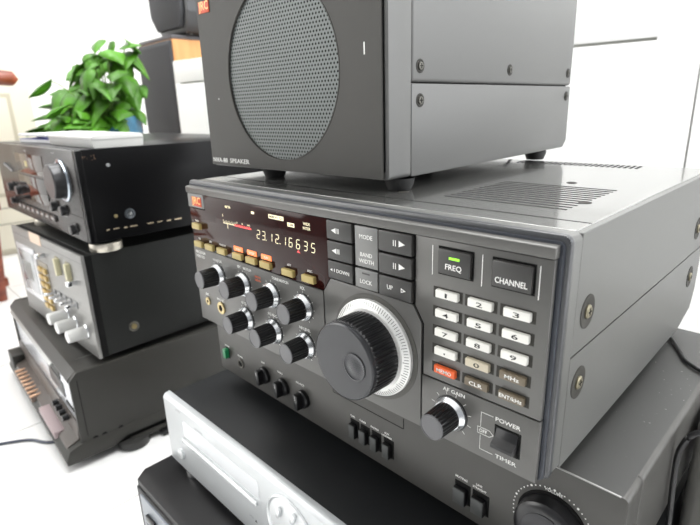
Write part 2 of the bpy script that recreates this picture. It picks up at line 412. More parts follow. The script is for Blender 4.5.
ring = rp(dr, 'dial_scale')
dk = MB()
dk.lathe((DX, 0, DZ), '-y', [(24.4, 5.2), (24.4, 8), (24.2, 22.4), (23.5, 23.2), (23.4, 24.0)], KNOB, 216, flutes=54, fd=.75, frange=(1, 2))
dk.lathe((DX, 0, DZ), '-y', [(23.8, 24.0), (24.0, 24.8), (23.8, 26.2), (22.8, 26.8), (0, 26.8)], DIALCAP, 96)
kn = rp(dk, 'tuning_knob', smooth=25)
fd_ = MB(); fd_.lathe((DX+9.6, -26.8, DZ+.2), '-y', [(8.6, -.3), (8.6, .35), (8.0, .5), (7.4, .2), (5.4, .15), (3.2, .6), (0, 1.0)], mat('finger_dimple', (.012, .013, .018), .22), 48)
rp(fd_, 'finger_rest', kn)
# small knobs
def knob(cx, cz, L=18.5, rf=7.2, rs=9.9):
    k = MB()
    k.lathe((cx, 0, cz), '-y', [(rs+.5, -.2), (rs+.5, .5), (0, .5)], BLACK, 40)
    k.lathe((cx, 0, cz), '-y', [(rs, .4), (rs, 1.6), (rs-.5, 2.4), (8.3, 4.2), (0, 4.2)], SILVER, 48)
    k.lathe((cx, 0, cz), '-y', [(8.0, 4.0), (8.0, 4.6), (7.4, L-1.0), (7.1, L-.4)], KNOB, 96, flutes=24, fd=.5, frange=(1, 2))
    k.lathe((cx, 0, cz), '-y', [(7.3, L-.5), (7.2, L), (6.6, L+.25), (6.3, L), (0, L)], KNOBCAP, 40)
    return rp(k, 'control_knob', smooth=25)
for cx, cz in ((37.9, 49), (75, 49), (112, 49), (149, 49), (75, 19.5), (112, 19.5), (149, 19.5)): knob(cx, cz)
knob(272, 18.3, 18.1, 7.2, 10.0)
k = MB(); k.lathe((14.5, 0, 19.5), '-y', [(3.6, -.2), (3.6, .7), (2.8, 1.0), (1.6, .8), (1.6, .2), (0, .2)], BRASS, 28); k.lathe((14.5, 0, 19.5), '-y', [(1.5, .25), (1.5, .35), (0, .35)], BLACKM, 16); rp(k, 'record_jack')
k = MB(); k.lathe((36.5, 0, 18.6), '-y', [(5.6, -.2), (5.6, .9), (4.4, 1.4), (3.0, 1.1), (2.8, .3), (0, .3)], BRASS, 32); k.lathe((36.5, 0, 18.6), '-y', [(2.6, .35), (2.6, .5), (0, .5)], BLACKM, 20); rp(k, 'headphone_jack')
# keypad panel
kp = MB(); kp.prism([(247, 115.8), (247, 76), (253, 66.4), (253, 35.8), (322, 35.8), (322, 115.8)], 'xz', 0, 3, PANEL, bev=.25)
for x in (258, 287.2, 316): kp.box(x-.2, x+.2, -.08, .2, 96.2, 112.2, PRINTW)
cols = ((260.6, 275.6), (280.0, 295.0), (299.4, 314.4)); rows = (89.6, 78.6, 67.6, 56.6, 45.6)
for (a, c) in cols:
    for zt in rows: kp.box(a-1.6, c+1.4, -.05, .2, zt-5.6, zt+.6, SCREWD)
rp(kp, 'keypad_panel')
for txt, x0, x1, z0, z1 in (('FREQ', 262.6, 281.8, 98.4, 111.8), ('CHANNEL', 293.4, 313.4, 98.4, 111.6)):
    f_ = MB(); f_.box(x0-.9, x1+.9, -.1, .3, z0-.9, z1+.9, BLACKM); f_.box(x0, x1, -2.2, .5, z0, z1, BTN, .9)
    f_.text(txt, (x0+x1)/2, (z0+z1)/2-(2.4 if txt == 'FREQ' else 2.8), -2.2, 2.9, PRINTW, w=9.6 if txt == 'FREQ' else 16.2)
    kk = rp(f_, 'selector_key')
    if txt == 'FREQ': l_ = MB(); l_.box(269.6, 275.6, -2.4, -2.1, 107.0, 108.2, LAMPGR); rp(l_, 'indicator_lamp', kk)
for r_, zt in enumerate(rows):
    for c_, (a, c) in enumerate(cols):
        t = (('1', '2', '3'), ('4', '5', '6'), ('7', '8', '9'), ('.', '0', 'MHz'), ('MEMO', 'CLR', 'ENT/kHz'))[r_][c_]
        m = KEYW if len(t) == 1 and t != '0' else KEYB if t == '0' else KEYOR if t == 'MEMO' else KEYBR
        a += 1.0; c -= .5; k = MB(); k.box(a, c, -2.4, 1, zt-4.7, zt-.2, m, .6)
        cx, cz = (a+c)/2, zt-2.45
        if t == '.': k.box(cx-.4, cx+.4, -2.5, -2.3, cz-.6, cz+.2, PRINTK)
        elif len(t) == 1: k.text(t, cx, cz, -2.4, 2.4, PRINTK, w=(3.4 if t != '1' else 1.2))
        else: k.text(t, cx, cz, -2.4, 2.1, PRINTW, w=(12 if len(t) > 4 else 9.4 if len(t) > 3 else 7.6))
        rp(k, 'keypad_key')
pp = MB(); pp.box(252.2, 322, 0, 3, 0, 34.9, PANEL, .25)
pp.text('AF GAIN', 273.5, 32.0, 0, 2.2, PRINTW, w=14)
for a in range(-135, 136, 30):
    M = Matrix.Translation((272, 0, 18.3)) @ Matrix.Rotation(R(a), 4, 'Y'); pp.box(-.15, .15, -.1, .3, 11.2, 13.2, PRINTW, M=M)
pp.text('POWER', 305.8, 27.0, 0, 2.3, PRINTW, w=13.6); pp.text('TIMER', 305.8, 5.2, 0, 2.2, PRINTW, w=11.8)
pp.text('OFF', 292.2, 16.2, 0, 2.1, PRINTW, w=4.6)
for (x0, x1, z0, z1) in ((288.9, 289.1, 14.3, 18.1), (288.9, 296, 18.0, 18.25), (288.9, 296, 14.2, 14.45)): pp.box(x0, x1, -.1, .2, z0, z1, PRINTW)
pp.prism([(296, 18.25), (298.4, 16.2), (296, 14.2), (296, 14.5), (298.0, 16.2), (296, 18.0)], 'xz', -.1, .2, PRINTW)
for (x0, x1, z0, z1) in ((290.6, 290.85, 18.9, 27.4), (290.6, 290.85, 4.8, 13.4), (290.6, 297.6, 27.2, 27.45), (290.6, 298.4, 4.8, 5.05)): pp.box(x0, x1, -.1, .2, z0, z1, PRINTW)
rp(pp, 'power_panel')
ro = MB(); ro.box(298.8, 313.2, -.3, .3, 9.4, 23.8, BLACKM, .1)
ro.prism([(-.3, 22.8), (-2.0, 18.2), (-6.4, 16.0), (-6.2, 13.8), (-.3, 10.4)], 'yz', 299.8, 312.0, BLACK, bev=.4); rp(ro, 'power_switch')
for (x, y) in ((30, 30), (296, 34), (30, 225), (296, 225)):
    k = MB(); k.lathe((x, y, 1.2), '-z', [(10, 0), (9.5, 12.6), (0, 12.6)], RUBBER, 24); rp(k, 'foot')

# =================================================================== EXTENSION SPEAKER (local frame: front right lower corner)
SB = 125.8                                       # receiver top
sp = empty('extension_speaker', (.186, .049, SB*.001), R(1.35))
tag(sp, 'dark grey box speaker with round perforated grille, standing on the receiver', 'speaker')
SO = (0, 0, SB)
def spb(mb, name, parent=sp, smooth=35): return mb.build(name, parent, SO, smooth)
W_ = 212.3; zb, zt, DS = 133.8, 281, 299
hz = 196.4
c_ = MB(); c_.box(-W_, 0, 25.4, DS, hz+.4, zt, SPKSIDE, 2.5, 3); spb(c_, 'upper_cover')
c_ = MB()
c_.prism([(25.4, zb), (292, zb+1), (300, zb+8), (DS, hz-.4), (25.4, hz-.4)], 'yz', -W_, 0, SPKSIDE, bev=1.0); spb(c_, 'lower_cover')
c_ = MB(); c_.box(-W_+2, -2, 20, DS-8, zb+6, zt-6, BLACKM); spb(c_, 'chassis')
c_ = MB(); c_.prism(rrect(-W_, 0, zb, zt, 3.0), 'xz', 1.0, 24.8, SPKSIDE, bev=.6); spb(c_, 'front_frame')
c_ = MB(); c_.prism(rrect(-W_+5.4, -3.0, zb+4.6, zt-5, 2.2), 'xz', .2, 1.2, BLACKM); spb(c_, 'gasket')
# baffle with round opening
GX, GZ, GR = -106.3, 208.5, 65.2
def plate_hole(mb, x0, x1, z0, z1, cx, cz, r, y0, y1, m, n=96):
    b = bmesh.new(); rin = []; rout = []
    for i in range(n):
        a = 2*PI*(i+.5)/n; c, s_ = math.cos(a), math.sin(a)
        t = min(((x1-cx) if c > 0 else (x0-cx))/c, ((z1-cz) if s_ > 0 else (z0-cz))/s_)
        rin.append((cx+r*c, cz+r*s_)); rout.append([cx+t*c, cz+t*s_])
    for X, Z in ((x0, z0), (x1, z0), (x0, z1), (x1, z1)):
        j = min(range(n), key=lambda i: (rout[i][0]-X)**2+(rout[i][1]-Z)**2); rout[j] = [X, Z]
    L = [[b.verts.new((p[0], y, p[1])) for p in q] for q, y in ((rin, y0), (rout, y0), (rout, y1), (rin, y1))]
    for i in range(n):
        j = (i+1) % n
        for a_ in range(4):
            c2 = (a_+1) % 4; b.faces.new((L[a_][i], L[a_][j], L[c2][j], L[c2][i]))
    bmesh.ops.recalc_face_normals(b, faces=b.faces)
    mb.merge(b, m)
c_ = MB(); plate_hole(c_, -W_+1.2, -4.0, zb+1.2, zt-1.5, GX, GZ, GR, -1.6, .6, BAFFLE)
plate_hole(c_, -W_+.8, -3.6, zb+.8, zt-1.1, GX, GZ, GR+.5, .4, 1.1, BAFFLE)
c_.text('NVA-88', -209.0, 139.4, -1.6, 3.8, PRINTW, w=23, align='l'); c_.text('SPEAKER', -182, 139.4, -1.6, 3.8, PRINTW, w=29, align='l')
c_.box(-18.3, -17.2, -1.75, -1.5, 214, 221.5, PRINTW, .1); c_.box(-190.6, -189.8, -1.75, -1.5, 192, 192.8, PRINTW)
baf = spb(c_, 'baffle', smooth=30)
em = MB(); em.box(-207, -191, -2.4, -1.5, 262.4, 271.6, EMBR, .3); em.text('JRC', -199, 267, -2.4, 6.8, EMBY, w=14.4); spb(em, 'emblem', baf)
# perforated grille: hexagonal cells each with a hole
g = MB(); b = bmesh.new(); p = 3.2; hr = p/math.sqrt(3); n = 12; y = .1
vc = {}
def gv(x, z):
    k = (round(x, 2), round(z, 2))
    if k not in vc: vc[k] = b.verts.new((x, y, z))
    return vc[k]
rows_ = int(GR/(p*.866))+1
for j in range(-rows_, rows_+1):
    for i in range(-22, 23):
        x = GX+i*p+(p/2 if j % 2 else 0); z = GZ+j*p*.866
        if math.hypot(x-GX, z-GZ) > GR+.6: continue
        hx = []
        for q in range(6):
            a0, a1 = R(30+60*q), R(90+60*q)
            A = (x+hr*math.cos(a0), z+hr*math.sin(a0)); B = (x+hr*math.cos(a1), z+hr*math.sin(a1))
            hx += [A, ((A[0]+B[0])/2, (A[1]+B[1])/2)]
        O_ = [gv(*a) for a in hx]
        I_ = [b.verts.new((x+.85*math.cos(R(30+30*q)), y, z+.85*math.sin(R(30+30*q)))) for q in range(12)]
        J_ = [b.verts.new((v.co.x, y+1.0, v.co.z)) for v in I_]
        for q in range(12):
            r2 = (q+1) % 12
            b.faces.new((O_[q], O_[r2], I_[r2], I_[q])); b.faces.new((I_[q], I_[r2], J_[r2], J_[q]))
g.merge(b, GRILLE)
g.lathe((GX, 0, GZ), '-y', [(GR+.9, -.1), (GR+.9, 1.9), (GR+.1, 1.9), (GR+.1, -.1)], BAFFLE, 96)
g.lathe((GX, .99, GZ), '-y', [(GR+2, -.04), (GR+2, -.02), (0, -.02)], BLACKM, 64)
spb(g, 'grille', smooth=20)
for (y, z) in ((34.5, 207), (34.7, 185), (163, 208), (288.7, 208.5), (288.8, 186.5)):
    k = MB(); k.lathe((0, y, z), '+x', [(4.6, -.3), (4.6, .3), (3.8, .5), (3.4, .2), (0, .2)], SCREWD, 28); k.lathe((0, y, z), '+x', [(2.5, .1), (2.5, 1.2), (0, 1.5)], SCREW, 20)
    k.box(1.2, 1.6, y-1.6, y+1.6, z-.3, z+.3, BLACKM); k.box(1.2, 1.6, y-.3, y+.3, z-1.6, z+1.6, BLACKM); spb(k, 'side_screw')
for (x, y) in ((-140, 15), (-4, 17), (-140, 240), (-10, 248)):
    k = MB(); k.lathe((x, y, zb+.4), '-z', [(10.5, 0), (10.3, 3.2), (8.2, zb-SB+.4), (0, zb-SB+.4)], RUBBER, 32); spb(k, 'foot')
k = MB(); k.tube([(-150, 246, 140), (-45, 250, 135), (-40, 252, 129.5), (-42, 262, 127.6), (-60, 285, 127.6)], 1.4, CABLE); spb(k, 'speaker_cord')

# =================================================================== AMPLIFIER under the receiver
am = empty('stereo_amplifier', (.3567, .0335, -.0995), R(-.6))
tag(am, 'dark grey stereo amplifier with volume knob and green power button, directly under the receiver', 'amplifier')
AO = (0, 0, -99.5)
def apb(mb, name, parent=am, smooth=35): return mb.build(name, parent, AO, smooth)
AW = 400.5; at, ab = RZ, -82.0
c_ = MB(); c_.prism(rrect(-AW, 0, ab, at, 3.2), 'xz', 0, 22, AMPF, bev=.5)
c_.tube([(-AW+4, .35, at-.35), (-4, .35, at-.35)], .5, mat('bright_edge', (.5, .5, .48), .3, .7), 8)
face = None
for t, x, z, h in (('POWER', -384, -52.5, 1.7), ('PHONES', -360, -56.5, 1.7), ('BASS', -319.7, -48.8, 1.8), ('TREBLE', -293.1, -49.6, 1.8), ('BALANCE', -263.9, -49.6, 1.8), ('TAPE', -198.5, -52.6, 1.6), ('TUNER', -187.4, -52.4, 1.6), ('PHONO', -174.6, -52.4, 1.6), ('AUX', -162.4, -51.2, 1.6), ('LOUDNESS', -162.4, -53.8, 1.4), ('MUTING', -97.2, -53.4, 1.7), ('LINE', -84, -51.6, 1.6), ('STRAIGHT', -83.6, -54.2, 1.5), ('VOLUME', -37.5, -28.6, 1.9)):
    c_.text(t, x, z, 0, h, PRINTW)
c_.box(-220, -146.6, -.1, .2, -39.9, -39.2, BLACKM); c_.box(-146.7, -146.0, -.1, .2, -39.5, -31, BLACKM); c_.box(-220.6, -220, -.1, .2, -39.9, -31, BLACKM)
for i in range(41):
    a = R(-140+7*i); c_.lathe((-37+23.4*math.sin(a), 0, -50.5+23.4*math.cos(a)), '-y', [(.45 if i % 5 else .75, -.05), (.45 if i % 5 else .75, .1), (0, .1)], PRINTW, 8)
apb(c_, 'front_panel')
c_ = MB(); c_.box(-AW, 0, 21.5, 247, ab, at, AMPF, 3.2, 4); c_.box(-AW+3.2, -3.2, 1.0, 244, at-1, at+.03, AMPT); apb(c_, 'cover')
k = MB(); k.lathe((-37, 0, -50.5), '-y', [(20.6, -.1), (20.6, .6), (19.5, 1.4), (19, 1.4)], BLACKM, 72); k.lathe((-37, 0, -50.5), '-y', [(19.2, 1), (18.6, 9), (17.2, 10.4), (14, 11), (0, 11)], KNOB, 72)
k.lathe((-37, -11, -50.5), '-y', [(13.0, -.1), (13.0, .3), (12.5, .5), (0, .5)], mat('volume_cap', (.03, .03, .033), .35, .2), 60); apb(k, 'volume_knob')
for x, z in ((-318, -61.1), (-289, -62.2), (-260, -62.6)):
    k = MB(); k.lathe((x, 0, z), '-y', [(8.4, -.1), (8.4, 3.2), (7.4, 4.2), (0, 4.2)], BLACK, 40); k.box(x-2.8, x+2.8, -10, -3, z-7.4, z+7.4, KNOB, 1.0); k.box(x-.2, x+.2, -10.1, -9.8, z+2, z+6, PRINTW); apb(k, 'tone_knob')
k = MB(); k.box(-387.5, -380.5, -.3, .5, -66, -54, BLACKM, .3); k.box(-386.8, -381.2, -5.0, .5, -65, -55, GREEN, .8); apb(k, 'power_button')
k = MB(); k.lathe((-360.1, 0, -64.4), '-y', [(5.2, -.1), (5.2, 1.0), (4.2, 1.3), (3.3, 1.0), (3.2, .2), (0, .2)], SCREW, 32); k.lathe((-360.1, 0, -64.4), '-y', [(3.0, .25), (3.0, .4), (0, .4)], BLACKM, 20); apb(k, 'headphone_jack')
for x in (-196, -184.6, -172.8, -160.4, -96, -82.4):
    z = -63 if x < -120 else -64.4; w = 4.8 if x < -120 else 6.0
    k = MB(); k.box(x-w, x+w, -.4, .4, z-7.6, z+8, BLACKM, .3); k.box(x-w+.9, x+w-1.8, -4.2, .4, z-7.0, z+5.2, BLACK, .9); k.box(x-w+1.3, x+w-2.2, -4.5, -4.0, z-6.6, z+4.8, mat('push_grey', (.05, .053, .052), .45), .2); apb(k, 'push_button')
for x, y in ((-360, 40), (-40, 40), (-360, 215), (-40, 215)):
    k = MB(); k.lathe((x, y, ab+1), '-z', [(18, 0), (17, 18.5), (0, 18.5)], RUBBER, 32); apb(k, 'foot')

# =================================================================== SILVER PLAYER
cd = empty('disc_player', (-.07, -.02, -.1895))
tag(cd, 'slim disc player with white-silver front and black top, below the dark grey amplifier', 'disc player')
CO = (-70, -20, -189.5)
def cpb(mb, name, parent=cd, smooth=35): return mb.build(name, parent, CO, smooth)
ct, cb = -99.5, -179
c_ = MB(); c_.prism([(-20, cb), (-20, ct-4.5), (-17.5, ct-1), (-12, ct), (-12, cb)], 'yz', -70, 362, CDSIL, bev=.5)
c_.text('DVD', -44+6, -107.4, -20, 2.2, mat('print_grey', (.45, .45, .46), .5), w=9)
c_.text('DVD PLAYER', 2, -112.5, -20, 1.8, mat('print_grey', (.45, .45, .46), .5)); c_.text('OPEN', 83, -160.4, -20, 1.8, mat('print_grey', (.45, .45, .46), .5))
c_.prism([(88.6, -162.4), (92, -162.4), (90.3, -159.8)], 'xz', -20.1, -19.9, PRINTK)
cf = cpb(c_, 'faceplate')
c_ = MB(); c_.box(-66, 358, -12.3, 232, cb+2, ct-1.5, CDTOP, 1.0); cpb(c_, 'cover')
c_ = MB(); c_.box(-34.5, 96, -22.2, -19.5, -141.6, -136.6, CDSIL2, .8); cpb(c_, 'disc_tray')
c_ = MB(); c_.box(-31, 99, -20.15, -19.8, -133, -115, mat('player_window', (.68, .70, .72), .2, .2)); cpb(c_, 'display_window')
c_ = MB(); c_.lathe((-42.5, -20, -160.5), '-y', [(6.4, -.2), (6.4, .4), (5.4, .6), (5.2, 2.2), (0, 2.8)], CDSIL2, 40); cpb(c_, 'power_button')
c_ = MB(); c_.lathe((141, -20, -138), '-y', [(31, -.2), (31, .8), (29.6, 1.6), (28.4, .8), (28, .2), (0, .2)], CDSIL2, 80); rg = cpb(c_, 'button_ring')
for x, z in ((128, -127), (147, -121), (128, -148), (152, -152), (160, -134)):
    k = MB(); k.box(x-2.2, x+2.2, -23.4, -20, z-5, z+5, CDSIL2, 1.2, M=Matrix.Translation((x, 0, z)) @ Matrix.Rotation(R(18), 4, 'Y') @ Matrix.Translation((-x, 0, -z))); cpb(k, 'play_button', rg)
for x, y in ((-40, -8), (330, -8), (-40, 200), (330, 200)):
    k = MB(); k.lathe((x, y, cb+3), '-z', [(9, 0), (9, 3), (10.5, 5), (10.5, 13), (9.5, 13.5), (0, 13.5)], mat('foot_silver', (.6, .6, .6), .25, .8), 32); cpb(k, 'foot')

# =================================================================== BLACK UNIT at the bottom of the right stack
bu = empty('black_component', (-.09, -.06, -.325))
tag(bu, 'black component with grey front panel on the floor, directly under the silver-fronted disc player', 'hi-fi component')
BO = (-90, -60, -325)
def bpb(mb, name, parent=bu, smooth=35): return mb.build(name, parent, BO, smooth)
c_ = MB()
c_.prism([(-88, -45), (-78, -57.5), (350, -57.5), (360, -45), (360, 300), (-88, 300)], 'xy', -311, -189.6, UNITBK, bev=1.0)
bpb(c_, 'body')
c_ = MB()
c_.prism([(-86.5, -46.5), (-77.5, -59.5), (349.5, -59.5), (358.5, -46.5)], 'xy', -313, -197, UNITBK, bev=1.0)
fc = bpb(c_, 'front_frame')
c_ = MB(); c_.box(-66, 340, -61.4, -58, -308, -200, UNITGR, .6); c_.box(-60, 330, -61.6, -61, -262, -232, BLACK, .2)
bpb(c_, 'front_panel')
for i in range(8):
    k = MB(); k.box(-52+i*34, -34+i*34, -64.4, -61, -222, -216, BLACK, .5); bpb(k, 'push_button')
for x, y in ((-60, -30), (330, -30), (-60, 260), (330, 260)):
    k = MB(); k.lathe((x, y, -310), '-z', [(20, 0), (18, 15), (0, 15)], RUBBER, 32); bpb(k, 'foot')

# =================================================================== LARGE AV UNIT, bottom of the left stack
av = empty('av_receiver', (-.338, -.041, -.325), R(-2.8))
tag(av, 'large dark grey receiver with copper coloured keys, on the floor at bottom left', 'av receiver')
VO = (0, 0, -325)
def vpb(mb, name, parent=av, smooth=35): return mb.build(name, parent, VO, smooth)
vt, vb, VW = -171.3, -311.7, 430
c_ = MB()
c_.prism([(-2, vt-11), (9, vt), (330, vt), (330, vb+20), (-2, vb+20)], 'yz', -8, 0, AVBODY, bev=.8)
c_.prism([(-2, vt-11), (9, vt), (330, vt), (330, vb+20), (-2, vb+20)], 'yz', -VW, -VW+8, AVBODY, bev=.8)
c_.box(-VW+8, -8, 8, 330, vb+20, vt-1.5, AVTOP)
c_.prism([(-3, vt-11), (9, vt-.4), (20, vt-.4), (20, vt-30), (-3, vt-14)], 'yz', -VW+8, -8, AVTOP)
[c_.box(x, x+1.4, 20, 320, vt-1.7, vt-1.2, mat('seam_light', (.30, .30, .29), .4)) for x in (-52, -376)]; c_.prism([(20, vt-1.5), (34, vt-1.5), (34, vt-1.2), (20, vt-1.2)], 'yz', -VW+8, -8, AVTOP)
c_.box(-.2, .15, 7.5, 8.3, vb+36, vt-12, BLACKM)
bod = vpb(c_, 'body')
c_ = MB(); c_.prism([(-26, vb), (-26, vb+8), (-20, vb+22), (-1, vb+28), (330, vb+28), (330, vb+12), (60, vb+10), (40, vb)], 'yz', -VW-1, 1, AVBODY, bev=1.2); vpb(c_, 'base_frame')
c_ = MB(); c_.box(-VW+4, -3, 42, 328, vb+1, vb+14, BLACKM); vpb(c_, 'underside')
c_ = MB(); c_.box(-34, 4, 66, 328, vb-4, vb+3, AVBODY, 1.0); c_.box(-34, 12, 112, 328, vb-11.5, vb-4.5, BLACK, 1.0); vpb(c_, 'side_runner')
for y in (17.4, 30.4, 54.4):
    k = MB(); k.lathe((0, y, -284), '+x', [(4.0, -.1), (4.0, .25), (0, .25)], BLACKM, 20); vpb(k, 'side_vent')
c_ = MB(); c_.prism([(0, vt-14), (2, -292), (10, -292), (10, vt-14)], 'yz', -VW+9, -9, AVSIL, bev=.4)
c_.box(-VW+30, -70, -1.0, 1, vt-34, vt-18, AVBODY, .4); c_.box(-150, -62, -.6, 1.5, vt-62, vt-38, BLACK, .3)
for i in range(6): c_.box(-60+i*7, -56+i*7, -.8, 1, vt-70, vt-66, BLACK, .2)
vpb(c_, 'front_panel')
c_ = MB(); c_.prism([(-1, vt-13), (-7, vt-17), (-6, vt-21), (0, vt-17)], 'yz', -VW+20, -95, mat('trim_light', (.4, .4, .39), .35, .3), bev=.3); vpb(c_, 'front_trim')
c_ = MB(); c_.prism([(-24, vb+9), (-20, vb+23), (-3, vb+30), (-1, vb+56), (2, vb+56), (2, vb+9)], 'yz', -VW+12, -12, mat('key_deck', (.09, .075, .065), .4), bev=.4); deck = vpb(c_, 'key_deck')
for i in range(8):
    x = -345+i*18
    k = MB(); k.box(x, x+11, -28, -6, vb+15, vb+24, mat('key_deck_brown', (.20, .14, .11), .35), .8); k.box(x+2.5, x+8, -29, -8, vb+23, vb+26.5, COPPER, .8); vpb(k, 'copper_key', deck)
c_ = MB(); c_.box(-160, -60, -26, -6, vb+16, vb+27, PINK, .8); vpb(c_, 'control_flap', deck)
for i in range(4):
    k = MB(); k.lathe((-112+i*20, -3, vb+50), '-y', [(5, 0), (4.6, 9), (0, 9.5)], BLACK, 24); vpb(k, 'small_knob', deck)
c_ = MB(); c_.box(-VW+2, -VW+50, -24, 0, vb+10, vb+40, AVBODY, 1.5); vpb(c_, 'left_control_block')
for x, y in ((-8, 72), (-VW+40, 60), (-40, 290), (-VW+40, 290)):
    k = MB(); k.lathe((x, y, vb+1), '-z', [(0, 0), (24, .5), (25, 4), (24, 13), (0, 14.3)], mat('foot_grey', (.03, .03, .028), .5), 40); vpb(k, 'foot')

# =================================================================== SILVER AMPLIFIER, middle of the left stack
sa = empty('silver_amplifier', (-.3376, .0027, vt*.001), R(1.35))
tag(sa, 'amplifier with silver face, white knobs and black sides, middle of the left stack', 'amplifier')
KO = (0, 0, vt)
def kpb(mb, name, parent=sa, smooth=35): return mb.build(name, parent, KO, smooth)
s0, s1, SW = -163.3, -4.7, 340
c_ = MB(); c_.box(-SW, -.5, 0, 5, s0, s1, SAFACE, .6); c_.box(-SW+4, -4, -.15, .2, s1-12, s1-11.2, mat('face_groove', (.12, .12, .12), .5))
for t, x, z in (('SPEAKERS', -180, -60), ('BASS', -150, -88), ('TREBLE', -120, -88), ('BALANCE', -90, -88), ('INPUT', -60, -88)): c_.text(t, x, z, 0, 2.2, PRINTK)
kpb(c_, 'faceplate')
c_ = MB(); c_.box(-SW+1, 0, 5, 14, s0+1, s1-1, BLACKM); c_.box(-SW+1, 0, 14, 330, s0+1.5, s1-.5, SASIDE, .6); kpb(c_, 'cover')
k = MB(); k.lathe((0, 56.8, -129), '+x', [(8, -.1), (8, .6), (6.8, .9), (6, .4), (0, .4)], SCREW, 32); k.lathe((0, 56.8, -129), '+x', [(4, .3), (4, 1.8), (0, 2.2)], BRASS, 24); kpb(k, 'side_screw')
c_ = MB(); c_.box(-326, -224, -1.5, .5, -128, -33, mat('meter_frame', (.62, .62, .64), .3, .6), .6); mt = kpb(c_, 'meter_frame')
c_ = MB(); c_.box(-316, -234, -2.2, -1, -118, -43, mat('meter_glass', (.42, .43, .44), .12, .2), .3); c_.box(-296, -256, -2.5, -2, -95, -62, mat('meter_dark', (.2, .21, .2), .3)); kpb(c_, 'meter_window', mt)
c_ = MB(); c_.box(-233, -175, -.8, .5, -19, -.9, mat('peach_label', (.75, .58, .45), .4), .3) ; kpb(c_, 'label_plate')
for x in (-108, -62):
    k = MB(); k.box(x-8, x+8, -1, .5, -50, -24, mat('selector_slot', (.25, .22, .14), .5), .3); k.box(x+2, x+10, -7, .5, -52, -25, mat('selector_cream', (.62, .58, .38), .4), .8); kpb(k, 'selector_slide')
for x, z, w in ((-172, -32, 12), (-38, -50, 11)):
    k = MB(); k.box(x-w/2, x+w/2, -14, .5, z-4, z+4, mat('chrome', (.85, .86, .88), .12, 1.), 1.2); kpb(k, 'lever_switch')
c_ = MB(); c_.box(-214, -166, -1, .5, -134, -48, mat('gold_plate', (.30, .27, .22), .4, .3), .4); gp = kpb(c_, 'switch_plate')
for i in range(6):
    for q in range(2):
        k = MB(); k.box(-208+q*22, -192+q*22, -5, 0, -130+i*13, -122+i*13, GOLD, .8); kpb(k, 'push_switch', gp)
for i in range(5):
    x = -152+i*24
    k = MB(); k.box(x-4, x+4, -1.2, .4, -99+i*.6, -87+i*.6, mat('lever_plate', (.35, .35, .35), .4, .5), .3); k.box(x-2, x+2, -17, 0, -95+i*.6, -90+i*.6, mat('chrome', (.85, .86, .88), .12, 1.), .8); kpb(k, 'toggle_lever')
for x, z in ((-110, -120), (-76, -125), (-32, -127)):
    k = MB(); k.lathe((x, 0, z), '-y', [(11.5, -.1), (11.5, 2), (10, 3), (9.4, 3)], mat('chrome', (.85, .86, .88), .12, 1.), 40); k.lathe((x, 0, z), '-y', [(9.4, 2.5), (9.4, 27), (8.4, 28.4), (0, 28.4)], WHITEK, 72, flutes=24, fd=.4, frange=(0, 1)); kpb(k, 'control_knob', smooth=25)
for x, y in ((-35, 40), (-300, 40), (-35, 290), (-300, 290)):
    k = MB(); k.lathe((x, y, s0+1.8), '-z', [(12, 0), (11, s0+1.8-vt), (0, s0+1.8-vt)], RUBBER, 24); kpb(k, 'foot')

# =================================================================== BLACK DECK, top of the left stack
tu = empty('black_receiver', (-.332, .0177, s1*.001), R(-.35))
tag(tu, 'glossy black hi-fi receiver with chipped side edges, on top of the silver amplifier', 'hi-fi receiver')
TO = (0, 0, s1)
def tpb(mb, name, parent=tu, smooth=35): return mb.build(name, parent, TO, smooth)
t0, t1, TW = 10.3, 139, 470
c_ = MB(); c_.box(-TW, -10, 0, 8, t0, t1-1, TUFACE, 1.5); c_.box(-10, 0, .5, 9, t0, t1-1, TUBK, 1.0)
for t, x, z in (('VOLUME', -95, 132), ('BASS', -150, 42), ('TREBLE', -90, 40), ('FM / AM', -250, 130)): c_.text(t, x, z, 0, 2.2, mat('print_dim', (.4, .4, .4), .5))
c_.box(-TW+6, -12, -.2, .3, 46, 46.6, BLACKM)
tpb(c_, 'faceplate')
c_ = MB(); c_.box(-TW+1, -.5, 8, 330, t0+.5, t1, TUBK, 1.2)
m_ = mat('bare_metal', (.75, .62, .42), .4, .5)
random.seed(3)
y = 24
while y < 190:
    L = random.uniform(2, 12); zz = 26.4-(y-30)*.018
    if random.random() < .8: c_.box(-.52, -.35, y, y+L, zz-random.uniform(.3, 1.1), zz+.7, m_)
    y += L+random.uniform(1, 8)
for i in range(10): yy = random.uniform(20, 60); zz = random.uniform(120, 131); c_.box(-.52, -.35, yy*.4, yy*.4+random.uniform(.6, 2.4), zz, zz+random.uniform(.4, 1.4), mat('worn_brown', (.2, .12, .07), .5))
tpb(c_, 'cover')
c_ = MB(); c_.lathe((-.5, 40.5, 116), '+x', [(2.6, 0), (2.6, .8), (0, 1.2)], SILVER, 20); tpb(c_, 'side_screw')
c_ = MB(); c_.lathe((-.5, 59.8, 44.7), '+x', [(7.6, 0), (7.6, 1), (5.6, 1.4), (4.6, .5), (0, .5)], mat('ring_grey', (.08, .09, .1), .3, .4), 32); c_.lathe((-.5, 59.8, 44.7), '+x', [(2.4, .4), (2.4, 1.4), (0, 1.8)], SILVER, 20); tpb(c_, 'side_ring')
c_ = MB(); c_.lathe((-.5, 39.8, 44.4), '+x', [(2.6, 0), (2.6, .5), (0, .8)], BRASS, 20); tpb(c_, 'side_screw')
c_ = MB(); c_.box(-322, -158, -1, .5, 92, 125, mat('window_brown', (.06, .04, .03), .08, 0, .8), .4); c_.box(-262, -248, -1.2, -.5, 104, 113, mat('gold_mark', (.5, .42, .2), .4)); tpb(c_, 'display_window')
